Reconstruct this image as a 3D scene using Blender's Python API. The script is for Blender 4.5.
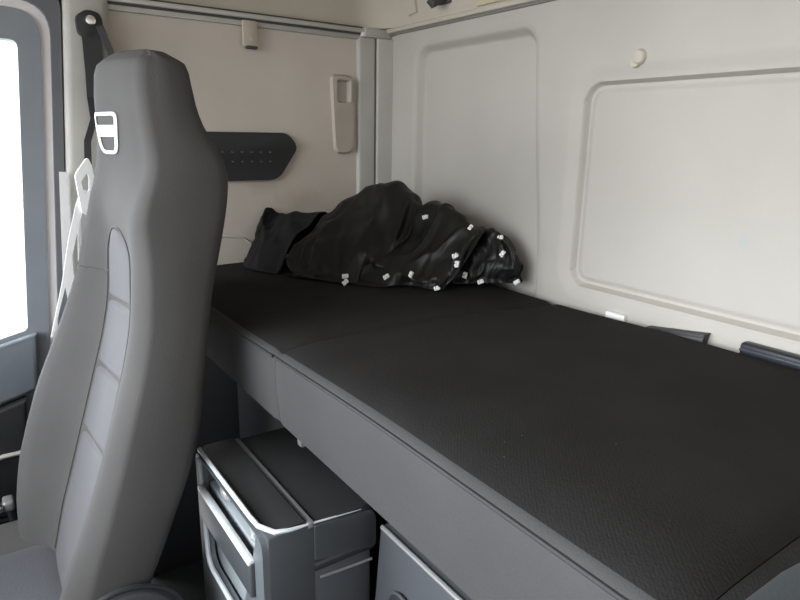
import bpy, bmesh, math, random
import numpy as np
from mathutils import Vector, Matrix, noise

for o in list(bpy.data.objects):
    bpy.data.objects.remove(o)
SC = bpy.context.scene
COL = SC.collection
R = math.radians

# ------------------------------------------------------------------ camera
cam_data = bpy.data.cameras.new('camera')
cam_data.sensor_width = 36.0
cam_data.lens = 620.0 / 800.0 * 36.0
cam_data.clip_start = 0.02
camera = bpy.data.objects.new('camera', cam_data)
COL.objects.link(camera)
camera.matrix_world = Matrix((
    (0.56304712, -0.21853427, 0.79700734, 1.778),
    (0.82623679, 0.12828478, -0.54852145, -1.151),
    (0.01762683, 0.96736022, 0.25279143, 1.18),
    (0, 0, 0, 1)))
SC.camera = camera

# ------------------------------------------------------------------ world, daylight and exposure
world = bpy.data.worlds.new('overcast_sky')
SC.world = world
world.use_nodes = True
wn = world.node_tree.nodes
bg = wn['Background']
wtc = wn.new('ShaderNodeTexCoord')
wsep = wn.new('ShaderNodeSeparateXYZ')
wramp = wn.new('ShaderNodeValToRGB')
wramp.color_ramp.elements[0].position = 0.46
wramp.color_ramp.elements[0].color = (0.42, 0.42, 0.42, 1)
wramp.color_ramp.elements[1].position = 0.56
wramp.color_ramp.elements[1].color = (0.93, 0.97, 1.0, 1)
wmap = wn.new('ShaderNodeMapRange')
wmap.inputs[1].default_value = -1
wl = world.node_tree.links
wl.new(wtc.outputs['Generated'], wsep.inputs[0])
wl.new(wsep.outputs['Z'], wmap.inputs[0])
wl.new(wmap.outputs[0], wramp.inputs[0])
wl.new(wramp.outputs[0], bg.inputs['Color'])
wdot = wn.new('ShaderNodeVectorMath')
wdot.operation = 'DOT_PRODUCT'
wdot.inputs[1].default_value = (-0.58, -0.77, 0.27)
wl.new(wtc.outputs['Generated'], wdot.inputs[0])
wgl = wn.new('ShaderNodeMapRange')
wgl.interpolation_type = 'SMOOTHSTEP'
wgl.inputs[1].default_value = -0.2
wgl.inputs[2].default_value = 1.0
wgl.inputs[3].default_value = 1.5
wgl.inputs[4].default_value = 24.0
wl.new(wdot.outputs['Value'], wgl.inputs[0])
wl.new(wgl.outputs[0], bg.inputs['Strength'])


def portal(name, loc, direction, sx, sy):
    l = bpy.data.lights.new(name, 'AREA')
    l.shape = 'RECTANGLE'
    l.size = sx
    l.size_y = sy
    l.cycles.is_portal = True
    o = bpy.data.objects.new(name, l)
    COL.objects.link(o)
    o.location = loc
    o.rotation_euler = Vector(direction).to_track_quat('-Z', 'Y').to_euler()


portal('windscreen_daylight', (1.08, -2.02, 1.23), (0, 1, 0), 2.1, 0.95)
portal('passenger_opening_daylight', (2.18, -1.65, 1.28), (-1, 0, 0), 0.62, 0.6)
portal('driver_window_daylight', (-0.08, -1.5, 1.03), (1, 0, 0), 0.9, 0.75)

SC.view_settings.view_transform = 'Standard'
SC.view_settings.look = 'None'
SC.view_settings.gamma = 1
SC.view_settings.use_curve_mapping = False
SC.view_settings.exposure = -0.44


# ------------------------------------------------------------------ materials
def material(name, color, rough=0.7, metal=0.0, spec=0.5, color2=None, cscale=6.0, bump=0.0, bscale=200.0,
             weave=0.0, wscale=350.0, sheen=0.0, coat=0.0):
    m = bpy.data.materials.new(name)
    m.use_nodes = True
    nt = m.node_tree
    n, l = nt.nodes, nt.links
    b = n['Principled BSDF']
    b.inputs['Base Color'].default_value = (*color, 1)
    b.inputs['Roughness'].default_value = rough
    b.inputs['Metallic'].default_value = metal
    b.inputs['Specular IOR Level'].default_value = spec
    if sheen:
        b.inputs['Sheen Weight'].default_value = sheen
        b.inputs['Sheen Roughness'].default_value = 0.5
    if coat:
        b.inputs['Coat Weight'].default_value = coat
    tc = n.new('ShaderNodeTexCoord')
    nz = n.new('ShaderNodeTexNoise')
    nz.inputs['Scale'].default_value = cscale
    nz.inputs['Detail'].default_value = 5
    l.new(tc.outputs['Object'], nz.inputs['Vector'])
    rp = n.new('ShaderNodeValToRGB')
    c2 = color2 if color2 else tuple(c * 0.9 for c in color)
    rp.color_ramp.elements[0].position = 0.35
    rp.color_ramp.elements[0].color = (*c2, 1)
    rp.color_ramp.elements[1].position = 0.65
    rp.color_ramp.elements[1].color = (*color, 1)
    l.new(nz.outputs['Fac'], rp.inputs['Fac'])
    l.new(rp.outputs['Color'], b.inputs['Base Color'])
    last = None
    if bump:
        bz = n.new('ShaderNodeTexNoise')
        bz.inputs['Scale'].default_value = bscale
        bz.inputs['Detail'].default_value = 3
        l.new(tc.outputs['Object'], bz.inputs['Vector'])
        bp = n.new('ShaderNodeBump')
        bp.inputs['Strength'].default_value = bump
        bp.inputs['Distance'].default_value = 0.002
        l.new(bz.outputs['Fac'], bp.inputs['Height'])
        last = bp
    if weave:
        w1 = n.new('ShaderNodeTexWave')
        w1.bands_direction = 'DIAGONAL'
        w1.inputs['Scale'].default_value = wscale
        w1.inputs['Distortion'].default_value = 0.6
        l.new(tc.outputs['Object'], w1.inputs['Vector'])
        bp2 = n.new('ShaderNodeBump')
        bp2.inputs['Strength'].default_value = weave
        bp2.inputs['Distance'].default_value = 0.0015
        l.new(w1.outputs['Fac'], bp2.inputs['Height'])
        if last:
            l.new(last.outputs['Normal'], bp2.inputs['Normal'])
        last = bp2
    if last:
        l.new(last.outputs['Normal'], b.inputs['Normal'])
    return m


def add_flecks(m, color, scale=60.0, thresh=0.03):
    """small stray lint: voronoi cells whose centre point is close, only in some of the cells"""
    nt = m.node_tree
    n, l = nt.nodes, nt.links
    b = n['Principled BSDF']
    src = b.inputs['Base Color'].links[0].from_socket
    tc = n.new('ShaderNodeTexCoord')
    v = n.new('ShaderNodeTexVoronoi')
    v.inputs['Scale'].default_value = scale
    l.new(tc.outputs['Object'], v.inputs['Vector'])
    lt = n.new('ShaderNodeMath')
    lt.operation = 'LESS_THAN'
    lt.inputs[1].default_value = thresh
    l.new(v.outputs['Distance'], lt.inputs[0])
    sp = n.new('ShaderNodeSeparateColor')
    l.new(v.outputs['Color'], sp.inputs[0])
    g = n.new('ShaderNodeMath')
    g.operation = 'GREATER_THAN'
    g.inputs[1].default_value = 0.75
    l.new(sp.outputs[0], g.inputs[0])
    mu = n.new('ShaderNodeMath')
    mu.operation = 'MULTIPLY'
    l.new(lt.outputs[0], mu.inputs[0])
    l.new(g.outputs[0], mu.inputs[1])
    mx = n.new('ShaderNodeMix')
    mx.data_type = 'RGBA'
    l.new(mu.outputs[0], mx.inputs[0])
    l.new(src, mx.inputs[6])
    mx.inputs[7].default_value = (*color, 1)
    l.new(mx.outputs[2], b.inputs['Base Color'])


def add_mark(m, centre, radii, color, strength=0.8):
    """a stain with its own place and shape"""
    nt = m.node_tree
    n, l = nt.nodes, nt.links
    b = n['Principled BSDF']
    src = b.inputs['Base Color'].links[0].from_socket
    tc = n.new('ShaderNodeTexCoord')
    mp = n.new('ShaderNodeVectorMath')
    mp.operation = 'SUBTRACT'
    mp.inputs[1].default_value = centre
    l.new(tc.outputs['Object'], mp.inputs[0])
    dv = n.new('ShaderNodeVectorMath')
    dv.operation = 'DIVIDE'
    dv.inputs[1].default_value = radii
    l.new(mp.outputs[0], dv.inputs[0])
    nz = n.new('ShaderNodeTexNoise')
    nz.inputs['Scale'].default_value = 30
    l.new(tc.outputs['Object'], nz.inputs['Vector'])
    ln = n.new('ShaderNodeVectorMath')
    ln.operation = 'LENGTH'
    l.new(dv.outputs[0], ln.inputs[0])
    ad = n.new('ShaderNodeMath')
    ad.operation = 'ADD'
    l.new(ln.outputs['Value'], ad.inputs[0])
    l.new(nz.outputs['Fac'], ad.inputs[1])
    mr = n.new('ShaderNodeMapRange')
    mr.inputs[1].default_value = 1.6
    mr.inputs[2].default_value = 0.7
    mr.inputs[3].default_value = 0
    mr.inputs[4].default_value = strength
    l.new(ad.outputs[0], mr.inputs[0])
    mx = n.new('ShaderNodeMix')
    mx.data_type = 'RGBA'
    l.new(mr.outputs[0], mx.inputs[0])
    l.new(src, mx.inputs[6])
    mx.inputs[7].default_value = (*color, 1)
    l.new(mx.outputs[2], b.inputs['Base Color'])


M = {}
M['wall'] = material('cream_lining', (0.425, 0.405, 0.375), 0.75, color2=(0.395, 0.375, 0.345), cscale=4, bump=0.12, bscale=260)
add_mark(M['wall'], (1.198, 0.0, 1.005), (0.012, 0.05, 0.02), (0.25, 0.40, 0.50), 0.4)
M['side'] = material('beige_lining', (0.56, 0.51, 0.455), 0.75, color2=(0.52, 0.47, 0.415), cscale=5, bump=0.12, bscale=260)
add_mark(M['side'], (0.0, -0.30, 0.985), (0.05, 0.10, 0.05), (0.30, 0.22, 0.16), 0.35)
add_mark(M['side'], (0.0, -0.42, 1.035), (0.05, 0.07, 0.03), (0.30, 0.22, 0.16), 0.3)
M['upper'] = material('upper_lining', (0.47, 0.435, 0.375), 0.75, color2=(0.44, 0.405, 0.345), cscale=5, bump=0.1)
M['trimgrey'] = material('pale_trim', (0.43, 0.42, 0.39), 0.55)
M['alu'] = material('aluminium', (0.52, 0.51, 0.49), 0.45, metal=0.3)
M['darkgap'] = material('dark_rubber', (0.06, 0.058, 0.055), 0.7)
M['doorslot'] = material('grey_slot', (0.09, 0.09, 0.1), 0.5)
M['softgap'] = material('grey_joint', (0.17, 0.165, 0.15), 0.7)
M['chrome'] = material('bright_metal', (0.85, 0.86, 0.88), 0.18, metal=1.0)
M['floor'] = material('black_floor_mat', (0.012, 0.012, 0.012), 0.95, bump=0.3, spec=0.05)
M['doorframe'] = material('grey_door_lining', (0.24, 0.262, 0.295), 0.5, bump=0.05)  # frame grey lifted to stand in for the glare around the window
M['doorlow'] = material('blue_grey_door_panel', (0.19, 0.215, 0.25), 0.55, bump=0.05)
M['greyseal'] = material('grey_rubber', (0.14, 0.145, 0.16), 0.6)
M['sunstrip'] = material('painted_sunlit_door_edge', (0.86, 0.82, 0.82), 0.5)  # sun on the door edge put into the base colour
M['black'] = material('black_plastic', (0.022, 0.022, 0.025), 0.5, bump=0.05)
M['blacksoft'] = material('black_webbing', (0.03, 0.03, 0.034), 0.7, weave=0.3, wscale=400)
M['sunbelt'] = material('painted_sunlit_webbing', (0.92, 0.92, 0.93), 0.6, weave=0.2, wscale=400)  # direct sun on the belt painted in as a near-white colour
M['mattop'] = material('charcoal_bunk_fabric', (0.020, 0.0188, 0.0186), 0.9, color2=(0.016, 0.015, 0.0148), cscale=9, bump=0.4, bscale=300, spec=0.12, weave=0.07, wscale=110)
add_flecks(M['mattop'], (0.16, 0.16, 0.16), 40, 0.035)
M['matseam'] = material('charcoal_piping', (0.022, 0.022, 0.023), 0.8)
M['matside'] = material('bunk_fabric_painted_lit', (0.050, 0.050, 0.051), 0.9, bump=0.3, bscale=420, spec=0.2)  # lighter copy of the bunk fabric, daylight on the front painted in
M['seat'] = material('dark_grey_seat_fabric', (0.080, 0.0775, 0.0772), 0.92, bump=0.25, bscale=350, spec=0.2)
M['insert'] = material('light_grey_seat_fabric', (0.112, 0.111, 0.119), 0.9, bump=0.35, bscale=240, spec=0.2)
M['cushion'] = material('slate_seat_fabric', (0.062, 0.064, 0.075), 0.9, bump=0.4, bscale=200, sheen=0.1)
M['emblem'] = material('white_stitching', (0.86, 0.86, 0.86), 0.6)
M['seam'] = material('dark_thread', (0.06, 0.058, 0.058), 0.8)
M['boxgrey'] = material('grey_moulded_plastic', (0.062, 0.067, 0.075), 0.38, bump=0.04, bscale=500)
M['boxfront'] = material('light_grey_plastic', (0.34, 0.38, 0.41), 0.32, bump=0.03, bscale=500)
M['boxmid'] = material('mid_grey_plastic', (0.125, 0.14, 0.152), 0.32, bump=0.03, bscale=500)
M['boxtop'] = material('black_lid_plastic', (0.028, 0.028, 0.029), 0.5, bump=0.15, bscale=420)
M['strip'] = material('satin_grey_strip', (0.30, 0.30, 0.31), 0.4, metal=0.4)
M['lip'] = material('pale_lip_plastic', (0.62, 0.66, 0.69), 0.3)
M['cloth'] = material('black_curtain_cloth', (0.010, 0.0098, 0.0100), 0.45, color2=(0.008, 0.008, 0.008), cscale=20, bump=0.1, bscale=700, spec=0.3)
M['clothgrey'] = material('charcoal_cloth', (0.015, 0.0145, 0.016), 0.9, bump=0.2, bscale=600, spec=0.15)
M['glider'] = material('white_glider_plastic', (0.85, 0.85, 0.85), 0.4)
M['white'] = material('white_plastic', (0.75, 0.75, 0.73), 0.5)
M['beige'] = material('beige_plastic', (0.47, 0.42, 0.34), 0.55)
M['platebeige'] = material('moulded_beige', (0.43, 0.385, 0.335), 0.6)
M['yellow'] = material('yellowed_plastic', (0.52, 0.47, 0.33), 0.55)
M['darkgrey'] = material('dark_bracket', (0.06, 0.055, 0.06), 0.6)
M['navy'] = material('blue_black_strap', (0.014, 0.017, 0.024), 0.4)
M['navyedge'] = material('blue_grey_edge', (0.04, 0.048, 0.062), 0.4)
M['teal'] = material('slate_passenger_fabric', (0.018, 0.023, 0.026), 0.8, bump=0.2, bscale=350)
M['foil'] = material('crumpled_foil', (0.8, 0.8, 0.8), 0.3, metal=0.7, bump=0.8, bscale=90)

glass = bpy.data.materials.new('window_glass')
glass.use_nodes = True
gn, gl = glass.node_tree.nodes, glass.node_tree.links
gn.remove(gn['Principled BSDF'])
gt = gn.new('ShaderNodeBsdfTransparent')
gt.inputs[0].default_value = (0.93, 0.96, 0.96, 1)
gg = gn.new('ShaderNodeBsdfGlossy')
gg.inputs['Roughness'].default_value = 0.02
gf = gn.new('ShaderNodeFresnel')
gm = gn.new('ShaderNodeMixShader')
gl.new(gf.outputs[0], gm.inputs[0])
gl.new(gt.outputs[0], gm.inputs[1])
gl.new(gg.outputs[0], gm.inputs[2])
gl.new(gm.outputs[0], gn['Material Output'].inputs['Surface'])


# ------------------------------------------------------------------ helpers
def link(name, bm, m, parent=None, smooth=True, angle=35, subsurf=0):
    bmesh.ops.recalc_face_normals(bm, faces=bm.faces)
    me = bpy.data.meshes.new(name)
    bm.to_mesh(me)
    bm.free()
    ms = m if isinstance(m, (list, tuple)) else [m]
    for x in ms:
        me.materials.append(x)
    if smooth:
        me.shade_smooth()
        me.set_sharp_from_angle(angle=R(angle))
    o = bpy.data.objects.new(name, me)
    COL.objects.link(o)
    if subsurf:
        s = o.modifiers.new('subsurf', 'SUBSURF')
        s.levels = s.render_levels = subsurf
    if parent:
        o.parent = parent
        o.matrix_parent_inverse = Matrix.Translation(-parent.location) if parent.type == 'EMPTY' else Matrix.Identity(4)
        if parent.type != 'EMPTY' and parent.parent:
            o.matrix_parent_inverse = Matrix.Identity(4)
    return o


def struct(name, bm, m, parent=None, **k):
    o = link(name, bm, m, parent, **k)
    if not parent:
        o['kind'] = 'structure'
    return o


def tag(o, label, cat, group=None):
    o['label'] = label
    o['category'] = cat
    if group:
        o['group'] = group
    return o


def thing(name, label, cat, loc=(0, 0, 0), group=None):
    o = bpy.data.objects.new(name, None)
    o.empty_display_size = 0.05
    o.location = loc
    COL.objects.link(o)
    return tag(o, label, cat, group)


def BM():
    return bmesh.new()


def box(bm, x0, x1, y0, y1, z0, z1, bev=0.0, seg=2, mat=0, xf=None):
    vs = [bm.verts.new((x, y, z)) for z in (z0, z1) for y in (y0, y1) for x in (x0, x1)]
    idx = [(0, 1, 3, 2), (4, 6, 7, 5), (0, 4, 5, 1), (2, 3, 7, 6), (0, 2, 6, 4), (1, 5, 7, 3)]
    fs = [bm.faces.new([vs[i] for i in f]) for f in idx]
    for f in fs:
        f.material_index = mat
    allv = vs
    if bev:
        es = list({e for f in fs for e in f.edges})
        r = bmesh.ops.bevel(bm, geom=es, offset=bev, segments=seg, profile=0.5, affect='EDGES')
        allv = list({v for f in r['faces'] for v in f.verts} | {v for v in vs if v.is_valid})
    if xf:
        for v in allv:
            v.co = xf @ v.co
    return allv


def prism(bm, poly, axis, a, b, bev=0.0, seg=2, mat=0):
    """poly: 2D points; extruded along axis ('x','y','z') from a to b"""
    def P(p, t):
        return {'x': (t, p[0], p[1]), 'y': (p[0], t, p[1]), 'z': (p[0], p[1], t)}[axis]
    A = [bm.verts.new(P(p, a)) for p in poly]
    B = [bm.verts.new(P(p, b)) for p in poly]
    n = len(poly)
    fs = [bm.faces.new(A), bm.faces.new(B)]
    caps = list(fs)
    for i in range(n):
        fs.append(bm.faces.new([A[i], A[(i + 1) % n], B[(i + 1) % n], B[i]]))
    for f in fs:
        f.material_index = mat
    if bev:
        es = list({e for f in caps for e in f.edges})
        bmesh.ops.bevel(bm, geom=es, offset=bev, segments=seg, profile=0.5, affect='EDGES')


def rrect(x0, x1, y0, y1, r, n=6):
    pts = []
    for cx, cy, a0 in ((x1 - r, y1 - r, 0), (x0 + r, y1 - r, 90), (x0 + r, y0 + r, 180), (x1 - r, y0 + r, 270)):
        for k in range(n + 1):
            a = R(a0 + 90 * k / n)
            pts.append((cx + r * math.cos(a), cy + r * math.sin(a)))
    return pts


def rounded_poly(pts, r, n=5):
    out = []
    N = len(pts)
    for i in range(N):
        p, a, b = Vector(pts[i]), Vector(pts[i - 1]), Vector(pts[(i + 1) % N])
        rr = r[i] if isinstance(r, (list, tuple)) else r
        da, db = (a - p).normalized(), (b - p).normalized()
        p0, p1 = p + da * rr, p + db * rr
        for k in range(n + 1):
            t = k / n
            q = p0 * (1 - t) ** 2 + p * 2 * t * (1 - t) + p1 * t * t
            out.append((q.x, q.y))
    return out


def ring_prism(bm, outer, inner, axis, a, b, mat=0):
    """frame between two outlines with the same number of points"""
    def P(p, t):
        return {'x': (t, p[0], p[1]), 'y': (p[0], t, p[1]), 'z': (p[0], p[1], t)}[axis]
    L = [[bm.verts.new(P(p, t)) for p in poly] for poly, t in ((outer, a), (outer, b), (inner, b), (inner, a))]
    n = len(outer)
    for k in range(4):
        A, B = L[k], L[(k + 1) % 4]
        for i in range(n):
            f = bm.faces.new([A[i], A[(i + 1) % n], B[(i + 1) % n], B[i]])
            f.material_index = mat


def tube(bm, pts, r, seg=8, closed=False, mat=0, caps=True):
    pts = [Vector(p) for p in pts]
    n = len(pts)
    rad = r if isinstance(r, (list, tuple)) else [r] * n
    rings = []
    up = None
    for i, p in enumerate(pts):
        if closed:
            t = pts[(i + 1) % n] - pts[i - 1]
        else:
            t = pts[min(i + 1, n - 1)] - pts[max(i - 1, 0)]
        t.normalize()
        if up is None:
            up = Vector((0, 0, 1)) if abs(t.z) < 0.9 else Vector((1, 0, 0))
        s = t.cross(up).normalized()
        u = s.cross(t).normalized()
        up = u
        rings.append([bm.verts.new(p + (s * math.cos(2 * math.pi * k / seg) + u * math.sin(2 * math.pi * k / seg)) * rad[i]) for k in range(seg)])
    m = n if closed else n - 1
    for i in range(m):
        A, B = rings[i], rings[(i + 1) % n]
        for k in range(seg):
            bm.faces.new([A[k], A[(k + 1) % seg], B[(k + 1) % seg], B[k]]).material_index = mat
    if caps and not closed:
        bm.faces.new(rings[0])
        bm.faces.new(rings[-1])


def ribbon(bm, pts, widths, wdirs, thick):
    """flat strap along pts, width vector per point"""
    pts = [Vector(p) for p in pts]
    n = len(pts)
    rings = []
    for i, p in enumerate(pts):
        t = (pts[min(i + 1, n - 1)] - pts[max(i - 1, 0)]).normalized()
        w = Vector(wdirs[i] if isinstance(wdirs, list) else wdirs)
        w = (w - t * w.dot(t)).normalized()
        nn = t.cross(w)
        hw = (widths[i] if isinstance(widths, list) else widths) / 2
        rings.append([bm.verts.new(p + w * a * hw + nn * b * thick / 2) for a, b in ((-1, -1), (1, -1), (1, 1), (-1, 1))])
    for i in range(n - 1):
        A, B = rings[i], rings[i + 1]
        for k in range(4):
            bm.faces.new([A[k], A[(k + 1) % 4], B[(k + 1) % 4], B[k]])
    bm.faces.new(rings[0])
    bm.faces.new(rings[-1])


def cyl(bm, c, axis, r, h, seg=24, r2=None, bev=0.0):
    q = Vector(axis).to_track_quat('Z', 'Y').to_matrix().to_4x4()
    res = bmesh.ops.create_cone(bm, cap_ends=True, segments=seg, radius1=r, radius2=r if r2 is None else r2, depth=h,
                                matrix=Matrix.Translation(c) @ q)
    if bev:
        es = [e for v in res['verts'] for e in v.link_edges if len(e.link_faces) == 2 and e.calc_face_angle(0) > 1]
        bmesh.ops.bevel(bm, geom=list(set(es)), offset=bev, segments=2, profile=0.5, affect='EDGES')


def interp(tab, z):
    xs = [t[0] for t in tab]
    return float(np.interp(z, xs, [t[1] for t in tab]))


def sstep(a, b, x):
    t = min(1, max(0, (x - a) / (b - a)))
    return t * t * (3 - 2 * t)


FLOOR = -0.15

# ------------------------------------------------------------------ the setting: shell of the cab
bm = BM()
box(bm, -0.06, 2.24, -2.2, 0.06, FLOOR - 0.04, FLOOR)
struct('floor', bm, M['floor'], smooth=False)
bm = BM()
box(bm, -0.10, 2.30, -2.2, 0.10, 1.86, 1.90)
struct('ceiling', bm, M['upper'], smooth=False)

# rear wall with two pressed recessed panels
P1 = dict(x0=0.165, x1=0.655, z0=0.60, z1=1.446, r=0.055)
P2 = dict(x0=0.806, x1=2.02, z0=0.848, z1=1.306, r=0.045)


def sd_rr(x, z, p, skew=0.0):
    cx, cz = (p['x0'] + p['x1']) / 2, (p['z0'] + p['z1']) / 2
    hx, hz = (p['x1'] - p['x0']) / 2, (p['z1'] - p['z0']) / 2
    qx = np.abs(x - cx) - hx + p['r']
    qz = np.abs(z - cz) - hz + p['r']
    return np.hypot(np.maximum(qx, 0), np.maximum(qz, 0)) + np.minimum(np.maximum(qx, qz), 0) - p['r']


def ss(a, b, x):
    t = np.clip((x - a) / (b - a), 0, 1)
    return t * t * (3 - 2 * t)


def lines(a, b, dense, fine=0.0035, coarse=0.02):
    out = [a]
    while out[-1] < b:
        v = out[-1]
        out.append(v + (fine if any(d0 - fine <= v <= d1 for d0, d1 in dense) else
                        min([coarse] + [max(fine, d0 - v) for d0, d1 in dense if d0 > v])))
    out[-1] = b
    return np.array(out)


gx = lines(0.02, 2.2, [(0.13, 0.235), (0.60, 0.715), (0.755, 0.865), (1.96, 2.05)])
gz = lines(0.30, 1.5, [(0.81, 0.90), (1.25, 1.345), (1.385, 1.46)])
X, Z = np.meshgrid(gx, gz)
shear = 0.055 * ss(1.446, 0.80, Z) * ss(0.35, 0.65, X)       # right edge of the tall panel leans out towards the bunk
d1 = sd_rr(X - shear, Z, P1)
d2 = sd_rr(X, Z, P2)
Y = 0.024 * ss(0.002, -0.022, d1) + 0.003 * ss(0.014, 0.0, d1)
Y += 0.017 * ss(0.0, -0.008, d2) + 0.007 * ss(0.035, 0.002, d2) - 0.006 * ss(-0.012, -0.026, d2)
Y += 0.006 * ss(0.06, 0.035, X)
nxv, nzv = len(gx), len(gz)
co = np.stack([X, Y, Z], -1).reshape(-1, 3)
a = (np.arange(nzv - 1)[:, None] * nxv + np.arange(nxv - 1)[None, :]).reshape(-1)
faces = np.stack([a, a + 1, a + nxv + 1, a + nxv], -1)
# a back skin gives the wall its thickness
back = np.array([[0.02, 0.06, 0.30], [2.2, 0.06, 0.30], [2.2, 0.06, 1.5], [0.02, 0.06, 1.5]])
nb = len(co)
c00, c10, c11, c01 = 0, nxv - 1, nxv * nzv - 1, nxv * (nzv - 1)
bottom = list(range(0, nxv))
top = list(range(nxv * (nzv - 1), nxv * nzv))
left = list(range(0, nxv * nzv, nxv))
right = list(range(nxv - 1, nxv * nzv, nxv))
fl = [tuple(int(i) for i in f) for f in faces]
fl.append((nb, nb + 3, nb + 2, nb + 1))
fl.append(tuple([nb, nb + 1] + bottom[::-1]))
fl.append(tuple([nb + 2, nb + 3] + top))
fl.append(tuple([nb + 3, nb] + left))
fl.append(tuple([nb + 1, nb + 2] + right[::-1]))
me = bpy.data.meshes.new('wall_back')
me.from_pydata([tuple(c) for c in np.vstack([co, back])], [], fl)
me.materials.append(M['wall'])
me.shade_smooth()
me.set_sharp_from_angle(angle=R(50))
wall_back = bpy.data.objects.new('wall_back', me)
COL.objects.link(wall_back)
wall_back['kind'] = 'structure'

# lower rear wall below the bunk, upper rear wall above the rail
bm = BM()
box(bm, -0.06, 2.24, 0.0, 0.06, FLOOR, 0.30)
struct('wall_back_lower', bm, M['wall'], smooth=False)
bm = BM()
prof = [(-0.06, 0.06), (2.24, 0.06), (2.24, -0.012)]
prof += [(0.10, -0.012)]
for k in range(1, 9):
    t = R(90 * k / 8)
    prof.append((0.10 - 0.11 * math.sin(t), -0.122 + 0.11 * math.cos(t)))
prof += [(-0.01, -0.84), (-0.06, -0.84)]
prism(bm, prof, 'z', 1.507, 1.86)
struct('wall_upper', bm, M['upper'], angle=30)

# left side wall (behind the driver)
bm = BM()
box(bm, -0.06, 0.0, -0.845, 0.06, 0.66, 1.507)
struct('wall_left', bm, M['side'], smooth=False)
bm = BM()
box(bm, -0.06, 0.004, -0.845, 0.06, FLOOR, 0.66, 0.003)
struct('wall_left_base', bm, M['black'])

# B pillar lining, raked
def rake(z):
    return 0.085 * (z - 1.39)


def raked(bm, y0, y1, z0, z1, x0, x1, bev=0.0):
    vs = box(bm, x0, x1, y0, y1, z0, z1, bev)
    for v in bm.verts:
        pass
    return vs


def shear_all(bm):
    for v in bm.verts:
        v.co.y += rake(v.co.z)


bm = BM()
box(bm, -0.05, 0.025, -0.925, -0.825, FLOOR, 1.86, 0.018, 3)
shear_all(bm)
struct('trim_1', bm, M['trimgrey'])

# corner trim between side wall and rear wall, with its dark joint
bm = BM()
prism(bm, rounded_poly([(-0.01, -0.112), (0.012, -0.105), (0.018, -0.05), (-0.01, -0.05)], 0.006), 'z', 0.6, 1.478)
struct('trim_2', bm, M['trimgrey'])
bm = BM()
prism(bm, rounded_poly([(-0.01, -0.044), (0.022, -0.044), (0.036, 0.008), (0.036, 0.03), (-0.01, 0.03)], 0.006), 'z', 0.6, 1.478)
struct('trim_3', bm, M['trimgrey'])
bm = BM()
box(bm, -0.01, 0.013, -0.052, -0.042, 0.6, 1.478)
struct('trim_4', bm, M['softgap'])
bm = BM()
box(bm, -0.01, 0.028, -0.092, 0.02, 1.479, 1.5065, 0.004)
struct('trim_10', bm, M['trimgrey'])
# ledge on top of the rear wall, with the dark joint under it
bm = BM()
box(bm, 0.02, 2.2, -0.016, 0.03, 1.494, 1.508, 0.004)
struct('trim_5', bm, M['upper'])
bm = BM()
box(bm, 0.02, 2.2, -0.006, 0.03, 1.488, 1.4945)
struct('trim_6', bm, M['softgap'])

# unseen right side wall, passenger opening narrowed to dim the side light, front wall with the windscreen hole
bm = BM()
box(bm, 2.2, 2.26, -0.95, 0.06, FLOOR, 1.86)
box(bm, 2.2, 2.26, -2.2, -0.95, 1.58, 1.86)
box(bm, 2.2, 2.26, -2.2, -0.95, FLOOR, 0.98)
box(bm, 2.2, 2.26, -1.35, -0.95, 0.98, 1.58)
box(bm, 2.2, 2.26, -2.2, -1.96, 0.80, 1.58)
struct('wall_right', bm, M['side'], smooth=False)
bm = BM()
box(bm, -0.06, 2.26, -2.12, -2.06, FLOOR, 0.76)
box(bm, -0.06, 2.26, -2.12, -2.06, 1.70, 1.86)
box(bm, -0.06, 0.04, -2.12, -2.06, 0.76, 1.70)
box(bm, 2.14, 2.26, -2.12, -2.06, 0.76, 1.70)
struct('wall_front', bm, M['black'], smooth=False)  # unseen wall, windscreen hole enlarged to brighten the seat front

# driver's door: frame around the window, seals, pane, lower panel
bm = BM()
outer = rounded_poly([(-2.06, 0.2), (-0.97, 0.2), (-0.97, 1.455), (-2.06, 1.455)], [0.02, 0.02, 0.07, 0.02], 8)
inner = rounded_poly([(-1.97, 0.45), (-1.018, 0.69), (-1.018, 1.385), (-1.97, 1.385)], [0.02, 0.012, 0.02, 0.02], 8)
ring_prism(bm, outer, inner, 'x', -0.05, 0.0)
shear_all(bm)
door = struct('door_1', bm, M['doorframe'], angle=40)
bm = BM()
prism(bm, [(-2.05, 0.24), (-1.0, 0.535), (-1.0, 0.685), (-2.05, 0.42)], 'x', 0.0, 0.03, 0.012, 3)
shear_all(bm)
link('door_panel', bm, M['doorlow'], door)
bm = BM()
prism(bm, [(-2.0, 0.21), (-1.03, 0.21), (-1.03, 0.52), (-2.0, 0.245)], 'x', 0.0, 0.05, 0.012, 3)
shear_all(bm)
link('door_pocket', bm, M['black'], door)
bm = BM()
tube(bm, [(0.055, -1.95, 0.22), (0.057, -1.5, 0.31), (0.055, -1.17, 0.385), (0.055, -1.13, 0.385)], 0.006, 8)
link('door_pocket_rim', bm, M['alu'], door)
bm = BM()
prism(bm, [(-1.985, 0.44), (-1.005, 0.685), (-1.005, 1.395), (-1.985, 1.395)], 'x', -0.028, -0.024)
shear_all(bm)
struct('window_1', bm, glass, smooth=False)
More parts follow.
